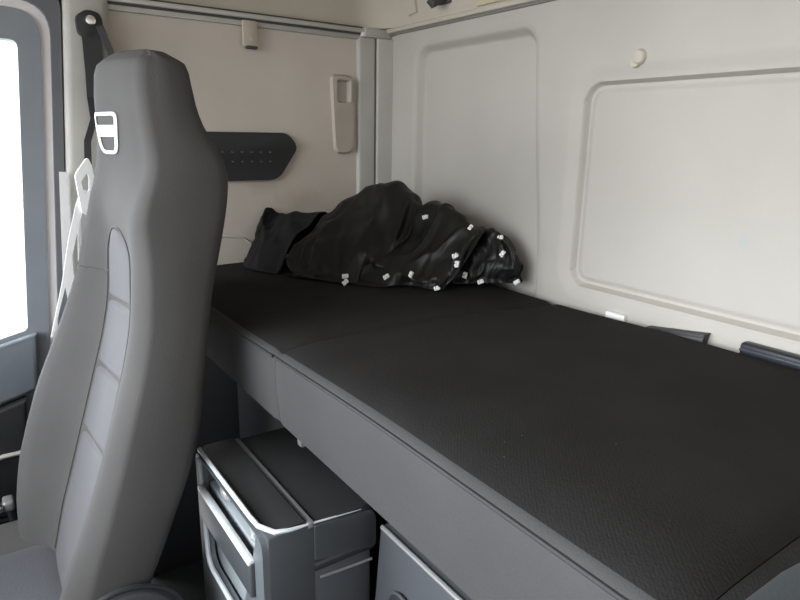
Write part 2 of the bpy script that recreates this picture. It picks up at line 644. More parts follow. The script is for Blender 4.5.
# edge strip coloured as sunlit and dark seal between door and pillar; roof side above the door
bm = BM()
o2 = rounded_poly([(-2.06, 0.19), (-0.950, 0.19), (-0.950, 1.475), (-2.06, 1.475)], [0.02, 0.02, 0.08, 0.02], 8)
o1 = rounded_poly([(-2.05, 0.2), (-0.970, 0.2), (-0.970, 1.456), (-2.05, 1.456)], [0.02, 0.02, 0.07, 0.02], 8)
ring_prism(bm, o2, o1, 'x', -0.05, -0.006)
shear_all(bm)
struct('trim_7', bm, M['sunstrip'], angle=40)
bm = BM()
o3 = rounded_poly([(-2.07, 0.18), (-0.928, 0.18), (-0.928, 1.50), (-2.07, 1.50)], [0.02, 0.02, 0.045, 0.02], 8)
ring_prism(bm, o3, o2, 'x', -0.05, 0.010)
shear_all(bm)
struct('trim_8', bm, M['greyseal'], angle=40)
bm = BM()
box(bm, -0.07, -0.051, -2.12, -0.85, 1.405, 1.62)
box(bm, -0.07, -0.051, -0.995, -0.85, 0.19, 1.5)
shear_all(bm)
box(bm, -0.06, 0.02, -2.12, -0.90, 1.498, 1.86)
struct('wall_left_upper', bm, M['upper'], smooth=False)
bm = BM()
box(bm, -0.06, 0.0, -2.12, -0.93, FLOOR, 0.19)
struct('wall_left_lower', bm, M['black'], smooth=False)

# ------------------------------------------------------------------ bunk base
t = thing('bunk_base', 'black bunk base standing in the shade beneath the long mattress', 'bunk base', (1.0, -0.35, FLOOR))
bm = BM()
box(bm, 0.05, 2.18, -0.56, -0.035, FLOOR, 0.62, 0.006)
link('body', bm, M['black'], t)
bm = BM()
box(bm, 0.05, 2.18, -0.62, -0.03, 0.622, 0.662, 0.008)
link('support_board', bm, M['black'], t)

# ------------------------------------------------------------------ mattress
t = thing('mattress', 'long charcoal bunk mattress with front painted as lit and sewn sections along the rear wall', 'mattress', (1.08, -0.38, 0.664))


def mat_top(x, y):
    return 0.814 + 0.017 * sstep(0.5, 1.2, x) + 0.004 * math.sin((y + 0.72) / 0.68 * math.pi) - 0.018 * sstep(-0.40, -0.03, y) * sstep(0.35, 0.95, x)


def mattress_section(x0, x1):
    bm = BM()
    rr = 0.030
    prof = []                         # (y, dz from top or absolute) from back bottom over the top to front bottom
    prof.append((-0.022, 'b'))
    for k in range(0, 5):
        a = R(90 * k / 4)
        prof.append((-0.022 - 0.018 * (1 - math.cos(a)), -0.018 * (1 - math.sin(a))))
    for k in range(1, 14):
        prof.append((-0.05 - (0.645 - 0.05) * k / 14, 0.0))
    for k in range(0, 7):
        a = R(90 * k / 6)
        prof.append((-0.650 - 0.097 * math.sin(a), -0.020 * (1 - math.cos(a))))
    prof.append((-0.749, -0.045))
    prof.append((-0.748, -0.085))
    prof.append((-0.742, 'b2'))
    prof.append((-0.72, 'b'))
    n = 40
    cols = []
    for i in range(n + 1):
        f = i / n
        x = x0 + (x1 - x0) * f
        e = min(x - x0, x1 - x)
        dip = 0.006 * max(0, 1 - e / 0.012) ** 2
        col = []
        for y, d in prof:
            if d == 'b':
                z = 0.667
            elif d == 'b2':
                z = 0.676
            else:
                zt = mat_top(x, y)
                z = zt + d - (dip if y > -0.74 else 0)
                if d < -0.04:
                    z = zt + d
            yy = y + (dip * 0.6 if y < -0.72 else 0)
            col.append(bm.verts.new((x, yy, z)))
        cols.append(col)
    m = len(prof)
    for i in range(n):
        for k in range(m):
            f = bm.faces.new([cols[i][k], cols[i][(k + 1) % m], cols[i + 1][(k + 1) % m], cols[i + 1][k]])
            f.material_index = 1 if 23 <= k <= m - 1 else 0
    for c in (cols[0], cols[-1]):
        bm.faces.new(c)
    return bm


for x0, x1 in ((0.015, 0.800), (0.801, 1.575), (1.576, 2.18)):
    link('mattress_section', mattress_section(x0, x1), [M['mattop'], M['matside']], t, angle=60)
bm = BM()
for x0, x1 in ((0.02, 0.796), (0.805, 1.571), (1.58, 2.175)):
    tube(bm, [(x0 + (x1 - x0) * k / 20, -0.7470, mat_top(x0 + (x1 - x0) * k / 20, -0.71) - 0.0195) for k in range(21)], 0.0028, 6)
link('piping', bm, M['matseam'], t)

# ------------------------------------------------------------------ driver's seat
XN = [(0.20, 0.70), (1.06, 0.70), (1.12, 0.695), (1.17, 0.682), (1.22, 0.674), (1.27, 0.668), (1.295, 0.660), (1.309, 0.636)]
XF = [(0.20, 0.23), (0.5, 0.225), (0.98, 0.25), (1.06, 0.30), (1.12, 0.39), (1.17, 0.435), (1.25, 0.45), (1.285, 0.46), (1.309, 0.49)]
YB = [(0.20, -1.00), (0.33, -0.965), (0.42, -0.925), (0.55, -0.872), (0.65, -0.840), (0.8, -0.822), (0.9, -0.806), (1.03, -0.775), (1.09, -0.764), (1.134, -0.764), (1.165, -0.782), (1.20, -0.802), (1.24, -0.808), (1.28, -0.812), (1.298, -0.817), (1.309, -0.832)]
YN = [(0.20, -1.165), (0.39, -1.105), (0.5, -1.058), (0.6, -1.022), (0.69, -0.994), (0.77, -0.969), (0.85, -0.950), (0.97, -0.938), (1.1, -0.938), (1.22, -0.945), (1.27, -0.945), (1.298, -0.938), (1.309, -0.922)]
YF = [(0.20, -1.17), (0.39, -1.158), (0.48, -1.142), (0.56, -1.118), (0.65, -1.088), (0.8, -1.022), (0.9, -0.984), (1.0, -0.960), (1.1, -0.945), (1.22, -0.945), (1.27, -0.945), (1.298, -0.938), (1.309, -0.922)]
YC = [(0.20, -1.12), (0.39, -1.070), (0.5, -1.034), (0.6, -1.004), (0.69, -0.978), (0.77, -0.955), (0.85, -0.938), (0.97, -0.930), (1.06, -0.938), (1.12, -0.943), (1.22, -0.948), (1.27, -0.947), (1.298, -0.940), (1.309, -0.924)]


def sm(tab, z):
    return (interp(tab, z - 0.025) + 2 * interp(tab, z) + interp(tab, z + 0.025)) / 4 if z < 1.28 else interp(tab, z)


def seat_front(s, z):
    yf, yn, yc = sm(YF, z), sm(YN, z), sm(YC, z)
    wf = math.exp(-((s - 0.14) / 0.13) ** 2)
    wn_ = math.exp(-((s - 0.90) / 0.08) ** 2)
    y = yc + (yf - yc) * wf + (yn - yc) * wn_
    e = min(s, 1 - s)
    q = 0.16 if s < 0.5 else 0.09
    if e < q:
        k = 1 - e / q
        y += (0.055 if s < 0.5 else 0.02) * (1 - math.sqrt(max(0, 1 - k * k)))
    y += 0.040 * max(0.0, (s - 0.25) / 0.75) ** 1.15 * sstep(1.02, 1.15, z)
    y = min(y, sm(YB, z) - 0.045)
    return y


def seat_loop(z):
    xf, xn, yb = sm(XF, z), sm(XN, z), sm(YB, z)
    pts = []
    NF = 30
    for i in range(NF + 1):
        s = 0.5 - 0.5 * math.cos(math.pi * i / NF)
        pts.append((xf + (xn - xf) * s, seat_front(s, z)))
    y0 = pts[-1][1]
    yr = yb - 0.03
    for k in range(1, 6):
        pts.append((xn + 0.004 * math.sin(math.pi * k / 6), y0 + (yr - y0) * k / 6))
    for k in range(0, 6):
        a = R(90 * k / 5)
        pts.append((xn - 0.05 * (1 - math.cos(a)), yr + 0.03 * math.sin(a)))
    for k in range(1, 8):
        pts.append((xn - 0.05 + (xf - xn + 0.10) * k / 8, yb + 0.004 * math.sin(math.pi * k / 8)))
    for k in range(0, 6):
        a = R(90 - 90 * k / 5)
        pts.append((xf + 0.05 * (1 - math.cos(a)), yr + 0.03 * math.sin(a)))
    y1 = pts[0][1]
    for k in range(1, 6):
        pts.append((xf - 0.004 * math.sin(math.pi * k / 6), yr + (y1 - yr) * k / 6))
    return pts


seat = thing('driver_seat', "driver's seat in dark grey fabric with tall integrated headrest, left of the bunk", 'seat', (0.46, -1.2, FLOOR))
bm = BM()
zs = list(np.linspace(0.20, 1.28, 64)) + [1.288, 1.296, 1.303, 1.309]
rings = [[bm.verts.new((x, y, z)) for x, y in seat_loop(z)] for z in zs]
cen = Vector((0, 0, 0))
last = seat_loop(1.309)
for sc_, dz in ((0.8, 0.006), (0.5, 0.0095), (0.2, 0.011)):
    cx = sum(p[0] for p in last) / len(last)
    cy = sum(p[1] for p in last) / len(last)
    rings.append([bm.verts.new((cx + (x - cx) * sc_, cy + (y - cy) * sc_, 1.309 + dz)) for x, y in last])
n = len(rings[0])
for i in range(len(rings) - 1):
    for k in range(n):
        bm.faces.new([rings[i][k], rings[i][(k + 1) % n], rings[i + 1][(k + 1) % n], rings[i + 1][k]])
bm.faces.new(rings[0])
bm.faces.new(rings[-1])
back = link('backrest', bm, M['seat'], seat, angle=80)


def surf(s, z, off=0.0):
    xf, xn = sm(XF, z), sm(XN, z)
    return Vector((xf + (xn - xf) * s, seat_front(s, z) - off, z))


# lighter insert down the middle of the backrest
bm = BM()
NS, NZ = 20, 150
g = []
seams = (0.86, 0.72, 0.58)
for j in range(NZ + 1):
    z = 0.27 + (1.005 - 0.27) * j / NZ
    topround = 1.0 if z < 0.94 else math.sqrt(max(0.0, 1 - ((z - 0.94) / 0.0655) ** 2))
    hw = 0.222 * max(topround, 0.02)
    row = []
    for i in range(NS + 1):
        u = -1 + 2 * i / NS
        s = 0.575 + hw * u
        puff = 0.008 * (1 - abs(u) ** 4) * min(1, topround * 2)
        for zz in seams:
            puff -= 0.010 * math.exp(-((z - zz - 0.01 * u) / 0.006) ** 2) * (1 - abs(u) ** 6)
        row.append(bm.verts.new(surf(s, z, puff - 0.001)))
    g.append(row)
for j in range(NZ):
    for i in range(NS):
        bm.faces.new([g[j][i], g[j][i + 1], g[j + 1][i + 1], g[j + 1][i]])
o = link('backrest_insert', bm, M['insert'], seat, angle=80)
o['label'] = 'lighter grey quilted insert'
md = o.modifiers.new('solid', 'SOLIDIFY')
md.thickness = 0.003
# sewn seam across the shoulder and round the insert
bm = BM()
tube(bm, [surf(0.03 + 0.33 * k / 12, 0.905, 0.0) for k in range(13)], 0.0022, 6)
pts = []
for k in range(40):
    z = 0.30 + 0.64 * k / 39
    pts.append(surf(0.575 + 0.228, z, 0.001))
for k in range(1, 20):
    a = R(180 * k / 20)
    pts.append(surf(0.575 + 0.228 * math.cos(a), 0.94 + 0.068 * math.sin(a), 0.001))
for k in range(40):
    z = 0.94 - 0.64 * k / 39
    pts.append(surf(0.575 - 0.228, z, 0.001))
tube(bm, pts, 0.0015, 6)
link('seam', bm, M['seam'], seat)

# white emblem stitched on the headrest: rounded trapezoid outline with a solid band
def emblem_surf(x, z, off):
    xf, xn = sm(XF, z), sm(XN, z)
    return surf((x - xf) / (xn - xf), z, off)


bm = BM()
EX, EZ = 0.541, 1.181
SX, SZ = 0.001, 0.001
outer = rounded_poly([(EX - 0.056, EZ + 0.034), (EX + 0.056, EZ + 0.034), (EX + 0.036, EZ - 0.038), (EX - 0.038, EZ - 0.038)], 0.02, 6)
inner = rounded_poly([(EX - 0.044, EZ + 0.028), (EX + 0.044, EZ + 0.028), (EX + 0.026, EZ - 0.032), (EX - 0.028, EZ - 0.032)], 0.012, 6)
A = [bm.verts.new(emblem_surf(x, z, 0.0025)) for x, z in outer]
B = [bm.verts.new(emblem_surf(x, z, 0.0025)) for x, z in inner]
for k in range(len(A)):
    bm.faces.new([A[k], A[(k + 1) % len(A)], B[(k + 1) % len(A)], B[k]])
rows = []
for z0 in np.linspace(EZ - 0.008, EZ + 0.012, 4):
    hw = 0.044 + (z0 - EZ) * 0.3
    rows.append([bm.verts.new(emblem_surf(EX + hw * (-1 + 2 * k / 10), z0, 0.0025)) for k in range(11)])
for a_, b_ in zip(rows, rows[1:]):
    for k in range(10):
        bm.faces.new([a_[k], a_[k + 1], b_[k + 1], b_[k]])
o = link('emblem', bm, M['emblem'], seat)
md = o.modifiers.new('solid', 'SOLIDIFY')
md.thickness = 0.0015
o['label'] = 'white stitched emblem on the headrest'

# seat cushion
bm = BM()
NX, NY = 24, 24
g = []
for j in range(NY + 1):
    v = j / NY
    y = -1.62 + (-1.07 + 1.62) * v
    row = []
    for i in range(NX + 1):
        u = i / NX
        x = 0.215 + 0.49 * u
        e = min(u, 1 - u) * 0.49
        ef = (y + 1.62)
        z = 0.285 + 0.03 * (math.exp(-((u - 0.1) / 0.1) ** 2) + math.exp(-((u - 0.9) / 0.1) ** 2))
        z -= 0.05 * max(0, 1 - e / 0.04) ** 2
        z -= 0.07 * max(0, 1 - ef / 0.09) ** 2
        row.append(bm.verts.new((x, y, z)))
    g.append(row)
for j in range(NY):
    for i in range(NX):
        bm.faces.new([g[j][i], g[j][i + 1], g[j + 1][i + 1], g[j + 1][i]])
border = [g[0][i] for i in range(NX + 1)] + [g[j][NX] for j in range(1, NY + 1)] + [g[NY][i] for i in range(NX - 1, -1, -1)] + [g[j][0] for j in range(NY - 1, 0, -1)]
low = [bm.verts.new((v.co.x, v.co.y, 0.14)) for v in border]
nb_ = len(border)
for k in range(nb_):
    bm.faces.new([border[k], border[(k + 1) % nb_], low[(k + 1) % nb_], low[k]])
bm.faces.new(low)
link('seat_cushion', bm, M['seat'], seat, angle=60)
bm = BM()
g = []
for j in range(21):
    y = -1.56 + (-1.085 + 1.56) * j / 20
    row = []
    for i in range(13):
        u = i / 12
        x = 0.34 + 0.27 * u
        uu = (x - 0.215) / 0.49
        z = 0.285 + 0.03 * (math.exp(-((uu - 0.1) / 0.1) ** 2) + math.exp(-((uu - 0.9) / 0.1) ** 2))
        ed = min(u, 1 - u, j / 20 * 1.4, (1 - j / 20) * 1.4)
        z += 0.010 * min(1, ed / 0.08) ** 0.5
        z -= 0.004 * math.exp(-((u - 0.14) / 0.02) ** 2)
        row.append(bm.verts.new((x, y, z)))
    g.append(row)
for j in range(20):
    for i in range(12):
        bm.faces.new([g[j][i], g[j][i + 1], g[j + 1][i + 1], g[j + 1][i]])
o = link('cushion_insert', bm, M['cushion'], seat, angle=60)
o['label'] = 'slate blue woven cushion insert'
# recliner cover at the foot of the backrest, plinth below
bm = BM()
cyl(bm, (0.716, -1.02, 0.275), (1, 0, 0), 0.105, 0.026, 48, 0.095, 0.006)
link('recliner_cover', bm, M['boxgrey'], seat, angle=30)
bm = BM()
tube(bm, [(0.722, -1.02 + 0.108 * math.cos(R(a_)), 0.275 + 0.108 * math.sin(R(a_))) for a_ in range(0, 360, 8)], 0.0045, 8, True)
link('cover_rim', bm, M['black'], seat)
bm = BM()
box(bm, 0.28, 0.64, -1.52, -1.05, FLOOR, 0.135, 0.02, 3)
link('seat_base', bm, M['black'], seat)

# ------------------------------------------------------------------ passenger seat, only its shoulder is in the picture
seat2 = thing('passenger_seat', 'slate passenger seat whose rounded shoulder fills the bottom right corner', 'seat', (1.86, -1.0, FLOOR))
bm = BM()
prism(bm, rounded_poly([(1.629, 0.2), (2.08, 0.2), (2.08, 0.98), (1.96, 1.08), (1.80, 1.08), (1.629, 0.925)], [0.05, 0.05, 0.09, 0.08, 0.08, 0.06], 5), 'y', -0.885, -0.775)
o = link('backrest', bm, M['teal'], seat2, angle=60)
md = o.modifiers.new('bevel', 'BEVEL')
md.width = 0.03
md.segments = 4
md.limit_method = 'ANGLE'
md.angle_limit = R(60)
bm = BM()
box(bm, 1.62, 2.09, -1.40, -0.88, 0.16, 0.31, 0.04, 4)
link('seat_cushion', bm, M['teal'], seat2, angle=60)
bm = BM()
box(bm, 1.68, 2.03, -1.34, -0.92, FLOOR, 0.158, 0.01)
link('seat_base', bm, M['black'], seat2)

# ------------------------------------------------------------------ storage box between the seats
FX0, FX1, FY0, FY1 = 0.60, 0.955, -0.842, -0.637
t = thing('storage_box', 'grey plastic box with black lid, front tray and pale rim, beside the seat', 'storage box', ((FX0 + FX1) / 2, -0.74, FLOOR))
# body as a shell: front wall has an opening, tray recess behind it
bm = BM()
body_poly = rounded_poly([(FX0, FY0), (FX1, FY0), (FX1, FY1), (FX0, FY1)], [0.02, 0.028, 0.02, 0.02], 6)
OPX0, OPX1, OPZ0, OPZ1 = 0.632, 0.925, 0.335, 0.552
# left, right, back walls plus lower block and front strips around the opening
box(bm, FX0, FX1, FY0 + 0.075, FY1, FLOOR, 0.528, 0.008, 2)
box(bm, FX0 + 0.002, FX1 - 0.002, FY0 + 0.008, FY0 + 0.08, FLOOR, 0.27, 0.006, 2)
box(bm, FX0 + 0.001, FX0 + 0.03, FY0 + 0.010, FY0 + 0.092, 0.26, 0.557, 0.003, 2)
box(bm, FX1 - 0.028, FX1 + 0.001, FY0 + 0.010, FY0 + 0.092, 0.26, 0.557, 0.003, 2)
body = link('body', bm, M['boxgrey'], t, angle=40)
bm = BM()
op = rounded_poly([(FX0, FLOOR + 0.005), (FX1, FLOOR + 0.005), (FX1, 0.556), (FX0, 0.554)], [0.02, 0.02, 0.03, 0.02], 6)
ip = rounded_poly([(0.652, 0.322), (0.835, 0.322), (0.932, 0.553), (0.626, 0.553)], [0.03, 0.03, 0.012, 0.012], 6)
ring_prism(bm, op, ip, 'y', FY0, FY0 + 0.014)
bmesh.ops.bevel(bm, geom=[e for e in bm.edges if len(e.link_faces) == 2 and e.calc_face_angle(0) > 1.2], offset=0.005, segments=3, profile=0.5, affect='EDGES')
link('front_panel', bm, M['boxmid'], t, angle=40)
# pale rim of the opening
bm = BM()
tube(bm, [(x, FY0 - 0.001, z) for x, z in ip[24:] + ip[:10]], 0.005, 8)
link('opening_rim', bm, M['lip'], t)
# pale lip along the front top edge
bm = BM()
tube(bm, [(FX0 + 0.008, FY0 + 0.008, 0.556), (0.62, FY0 + 0.004, 0.566), (0.78, FY0 + 0.003, 0.568), (0.90, FY0 + 0.003, 0.569), (0.925, FY0 + 0.006, 0.566),
          (0.935, FY0 + 0.016, 0.562), (0.948, FY0 + 0.026, 0.560), (0.954, FY0 + 0.05, 0.559), (0.955, FY0 + 0.08, 0.558), (0.9555, -0.70, 0.554), (0.9555, -0.66, 0.551)],
     [0.0045] * 7 + [0.0035, 0.002, 0.0015, 0.001], 8)
link('front_lip', bm, M['lip'], t)
# cross bar of the tray
bm = BM()
xf_ = Matrix.Identity(4)
box(bm, 0.634, 0.918, FY0 - 0.009, FY0 + 0.004, 0.425, 0.494, 0.005, 3)
bar = link('tray_bar', bm, M['boxgrey'], t, angle=40)
bm = BM()
box(bm, 0.636, 0.916, FY0 - 0.011, FY0 + 0.003, 0.487, 0.498, 0.004, 2)
link('bar_edge', bm, M['lip'], bar)
# lid in two fields with satin strip
bm = BM()
lp = rounded_poly([(FX0 + 0.002, FY0 + 0.010), (FX1 - 0.034, FY0 + 0.010), (FX1 - 0.004, FY0 + 0.035), (FX1 - 0.004, -0.762), (FX0 + 0.002, -0.762)], [0.01, 0.012, 0.012, 0.002, 0.002], 5)
prism(bm, lp, 'z', 0.545, 0.563, 0.004, 2)
link('lid_front', bm, M['boxtop'], t, angle=40)
bm = BM()
prism(bm, rounded_poly([(FX0 + 0.002, -0.752), (FX1 + 0.001, -0.752), (FX1 + 0.001, FY1 + 0.012), (FX0 + 0.002, FY1 + 0.012)], [0.002, 0.002, 0.03, 0.02], 5), 'z', 0.480, 0.556, 0.006, 3)
link('lid', bm, [M['boxtop']], t, angle=40)
bm = BM()
box(bm, FX0 + 0.003, FX1 + 0.002, -0.7625, -0.7505, 0.550, 0.5605, 0.002)
link('lid_strip', bm, M['strip'], t)
# side skirt of the lid with slot
bm = BM()
prism(bm, rounded_poly([(-0.751, 0.487), (FY1 + 0.006, 0.470), (FY1 + 0.006, 0.545), (-0.751, 0.553)], [0.002, 0.004, 0.02, 0.002], 4), 'x', FX1 - 0.004, FX1 + 0.0045, 0.002, 2)
link('lid_skirt', bm, M['boxgrey'], t, angle=40)
bm = BM()
box(bm, FX1 - 0.005, FX1 + 0.0015, -0.752, FY1 + 0.004, 0.463, 0.472, 0.0015, 2, 0, Matrix.Translation((0, 0, 0)))
link('slot', bm, M['black'], t)
bm = BM()
tube(bm, [(FX1 + 0.001, -0.74, 0.448), (FX1 + 0.001, -0.70, 0.445), (FX1 + 0.001, FY1, 0.442)], 0.0025, 6)
link('side_ridge', bm, M['strip'], t)

# small shiny scraps lying in the tray
def scrap(name, label, loc, r, seed):
    bm = BM()
    bmesh.ops.create_icosphere(bm, subdivisions=3, radius=1)
    off = Vector((seed * 3.1, seed * 1.7, seed))
    for v in bm.verts:
        k = 1 + 0.45 * noise.noise(v.co * 2.2 + off)
        v.co = Vector((v.co.x * r[0], v.co.y * r[1], v.co.z * r[2])) * k
    o = link(name, bm, M['foil'], None, angle=20)
    o.location = loc
    return tag(o, label, 'wrapper', 'crumpled scraps in the tray')


bm = BM()
box(bm, 0.632, 0.926, FY0 + 0.016, FY0 + 0.076, 0.460, 0.496, 0.004)
box(bm, 0.632, 0.926, FY0 + 0.048, FY0 + 0.078, 0.26, 0.53, 0.004)
box(bm, 0.632, 0.926, FY0 + 0.020, FY0 + 0.05, 0.26, 0.455, 0.004)
link('tray_floor', bm, M['boxfront'], t)
scrap('foil_scrap', 'crumpled silvery scrap in the box tray, at the end by the seat', (0.715, FY0 + 0.024, 0.520), (0.028, 0.012, 0.021), 2)
scrap('foil_scrap', 'small white silvery scrap in the box tray, at the end away from the seat', (0.873, FY0 + 0.024, 0.520), (0.015, 0.012, 0.022), 5)

# black latch with a light button behind the box lid
t = thing('hinge_bracket', 'small grey hinge bracket under the mattress edge behind the box lid', 'hinge', (0.74, -0.66, 0.58))
bm = BM()
box(bm, 0.722, 0.742, -0.672, -0.648, 0.575, 0.606, 0.004)
link('bracket_plate', bm, M['strip'], t)
bm = BM()
cyl(bm, (0.752, -0.66, 0.595), (1, 0, 0), 0.010, 0.018, 16)
link('pivot', bm, M['black'], t)

# ------------------------------------------------------------------ second cabinet under the bunk, right of the box
t = thing('locker', 'dark grey locker with light top edge and round hole, under the mattress', 'locker', (1.25, -0.62, FLOOR))
bm = BM()
CX0, CX1, CY = 0.975, 1.60, -0.632
prism(bm, [(CY - 0.05, FLOOR), (-0.565, FLOOR), (-0.565, 0.530), (CY + 0.004, 0.518), (CY, 0.512)], 'x', CX0, CX1, 0.004, 2)
link('body', bm, M['boxgrey'], t, angle=40)
bm = BM()
tube(bm, [(CX0 + 0.004, CY + 0.002, 0.518), (CX1, CY + 0.002, 0.518)], 0.0045, 8)
link('top_edge', bm, M['strip'], t)
bm = BM()
cyl(bm, (1.062, CY - 0.010, 0.402), (0, 1, 0), 0.034, 0.012, 32, None, 0.002)
link('round_hole', bm, M['black'], t, angle=40)
bm = BM()
tube(bm, [(1.062 + 0.036 * math.cos(R(a_)), CY - 0.013, 0.402 + 0.036 * math.sin(R(a_))) for a_ in range(0, 360, 12)], 0.003, 6, True)
link('hole_rim', bm, M['boxgrey'], t)

# ------------------------------------------------------------------ side wall fittings
# black vent panel
t = thing('vent_panel', 'black vent panel with angled end and two rows of small slots behind the seat', 'vent', (0.0, -0.55, 1.12))
bm = BM()
prism(bm, rounded_poly([(-0.86, 1.187), (-0.352, 1.189), (-0.318, 1.148), (-0.385, 1.052), (-0.86, 1.052)], [0.004, 0.022, 0.014, 0.03, 0.004], 6), 'x', -0.004, 0.012, 0.004, 2)
link('panel', bm, M['black'], t, angle=40)
for zz in (1.133, 1.106):
    for k in range(6):
        y = -0.552 + 0.0285 * k
        bm = BM()
        prism(bm, rrect(y - 0.0035, y + 0.0035, zz - 0.002, zz + 0.002, 0.0015, 3), 'x', 0.011, 0.0145, 0.0008, 1)
        link('vent_slot', bm, M['doorslot'], t)

# moulded grab plate
t = thing('grab_plate', 'beige moulded plate with a sunken finger pocket near the wall corner', 'handle', (0.0, -0.16, 1.25))
bm = BM()
outer = rounded_poly([(-0.204, 1.365), (-0.122, 1.365), (-0.122, 1.128), (-0.192, 1.128)], [0.02, 0.028, 0.036, 0.028], 7)
inner = [(-0.163 + (y + 0.163) * 0.9, 1.247 + (z - 1.247) * 0.955) for y, z in outer]
pocket = rounded_poly([(-0.185, 1.350), (-0.141, 1.350), (-0.141, 1.282), (-0.185, 1.282)], [0.007, 0.007, 0.007, 0.007], 7)
pin = [(-0.163 + (y + 0.163) * 0.8, 1.315 + (z - 1.315) * 0.85) for y, z in pocket]
L = [[bm.verts.new((x, y, z)) for y, z in poly] for poly, x in ((outer, -0.004), (outer, 0.005), (inner, 0.014), (pocket, 0.014), (pin, 0.001))]
nn = len(outer)
for A, B in zip(L, L[1:]):
    for k in range(nn):
        bm.faces.new([A[k], A[(k + 1) % nn], B[(k + 1) % nn], B[k]])
bm.faces.new(L[-1])
bm.faces.new(L[0])
link('plate', bm, M['platebeige'], t, angle=40)
bm = BM()
prism(bm, rrect(-0.141, -0.132, 1.285, 1.348, 0.003, 3), 'x', 0.013, 0.019, 0.002, 2)
link('pocket_lip', bm, M['trimgrey'], t)

# curtain rail
t = thing('curtain_rail', 'long pale metal curtain rail along the side wall above the bunk', 'rail', (0.0, -0.45, 1.49))
bm = BM()
y0, y1 = -0.83, -0.088
box(bm, -0.002, 0.018, y0, y1, 1.491, 1.5035, 0.003)
link('track', bm, M['alu'], t)
bm = BM()
box(bm, -0.002, 0.010, y0, y1 - 0.004, 1.5035, 1.5085)
box(bm, -0.002, 0.012, y0, y1 - 0.004, 1.4855, 1.4912)
link('groove', bm, M['darkgap'], t)
bm = BM()
box(bm, 0.0, 0.024, y1 - 0.012, y1 + 0.003, 1.480, 1.4935, 0.003)
link('end_stop', bm, M['white'], t)
bm = BM()
box(bm, -0.002, 0.009, y0, y1, 1.472, 1.4855, 0.002)
link('lower_flange', bm, M['trimgrey'], t)

# clip plate hanging under the rail
t = thing('rail_bracket', 'small beige bracket plate hanging below the curtain rail', 'bracket', (0.0, -0.458, 1.45))
bm = BM()
box(bm, 0.009, 0.020, -0.480, -0.437, 1.418, 1.486, 0.004, 2)
link('plate', bm, M['beige'], t)
bm = BM()
box(bm, 0.008, 0.026, -0.472, -0.440, 1.412, 1.420, 0.003, 2)
link('clip_lip', bm, M['darkgrey'], t)
bm = BM()
cyl(bm, (0.021, -0.459, 1.437), (1, 0, 0), 0.005, 0.004, 14)
link('screw', bm, M['alu'], t)

# low moulded seam line on the side wall
bm = BM()
tube(bm, [(0.001, -0.78, 0.888), (0.001, -0.56, 0.893), (0.001, -0.50, 0.885), (0.001, -0.47, 0.86), (0.001, -0.45, 0.78)], 0.003, 6)
struct('trim_9', bm, M['side'])

# ------------------------------------------------------------------ rear wall fittings
t = thing('wall_stud', 'round cream button stud above the wide rear panel', 'stud', (0.945, 0.0, 1.347))
bm = BM()
cyl(bm, (0.945, -0.004, 1.347), (0, -1, 0), 0.017, 0.010, 24, 0.012, 0.002)
link('stud_head', bm, M['upper'], t, angle=30)
bm = BM()
cyl(bm, (0.937, -0.002, 1.338), (0, -1, 0), 0.012, 0.006, 20, 0.010)
link('stud_collar', bm, M['beige'], t, angle=30)

t = thing('strap_plate', 'narrow beige plate with modelled shadow outline at the top corner, beside the dark hook', 'plate', (0.15, -0.012, 1.56))
bm = BM()
prism(bm, [(0.098, 1.70), (0.148, 1.527), (0.190, 1.533), (0.140, 1.70)], 'y', -0.014, -0.010)
link('shadow_line', bm, M['beige'], t)  # thin backing plate modelled as the plate's shadow edge
bm = BM()
prism(bm, [(0.099, 1.70), (0.148, 1.530), (0.187, 1.535), (0.138, 1.70)], 'y', -0.019, -0.013, 0.002)
link('plate', bm, M['upper'], t)

t = thing('coat_hook', 'dark grey coat hook at the top edge of the photo, above the tall rear panel', 'hook', (0.295, -0.012, 1.55))
bm = BM()
box(bm, 0.290, 0.345, -0.022, -0.011, 1.536, 1.62, 0.005)
link('hook_plate', bm, M['darkgrey'], t)
bm = BM()
tube(bm, [(0.325, -0.018, 1.562), (0.322, -0.045, 1.543), (0.318, -0.058, 1.535), (0.316, -0.066, 1.543)], [0.012, 0.014, 0.015, 0.011], 10)
link('hook_arm', bm, M['darkgrey'], t)

t = thing('label_plate', 'flat yellowish plate at the top edge of the photo, right of the dark hook', 'plate', (0.53, -0.012, 1.54))
bm = BM()
prism(bm, [(0.448, 1.66), (0.456, 1.5105), (0.66, 1.509), (0.66, 1.66)], 'y', -0.020, -0.011, 0.002)
link('plate', bm, M['yellow'], t)
bm = BM()
cyl(bm, (0.475, -0.021, 1.545), (0, -1, 0), 0.007, 0.004, 14)
link('screw', bm, M['beige'], t)

# black catches between mattress and rear wall
t = thing('mattress_catch', 'black wedge catch at the rear mattress edge, left of the long strap', 'catch', (1.11, -0.012, 0.81))
bm = BM()
prism(bm, [(1.040, 0.79), (1.045, 0.806), (1.172, 0.824), (1.166, 0.79)], 'y', -0.020, 0.004, 0.002)
link('wedge', bm, M['black'], t)
bm = BM()
prism(bm, [(1.10, 0.808), (1.172, 0.8175), (1.168, 0.795), (1.162, 0.807)], 'y', -0.0235, -0.0195, 0.001)
link('wedge_edge', bm, M['darkgrey'], t)
t = thing('strap_bar', 'long glossy blue-black strap bar at the right rear mattress edge', 'bar', (1.45, -0.012, 0.82))
bm = BM()
box(bm, 1.238, 1.70, -0.020, 0.004, 0.785, 0.829, 0.007, 3)
link('bar', bm, M['navy'], t, angle=40)
bm = BM()
box(bm, 1.240, 1.70, -0.0235, -0.018, 0.813, 0.819, 0.002)
link('bar_ridge', bm, M['navyedge'], t)
bm = BM()
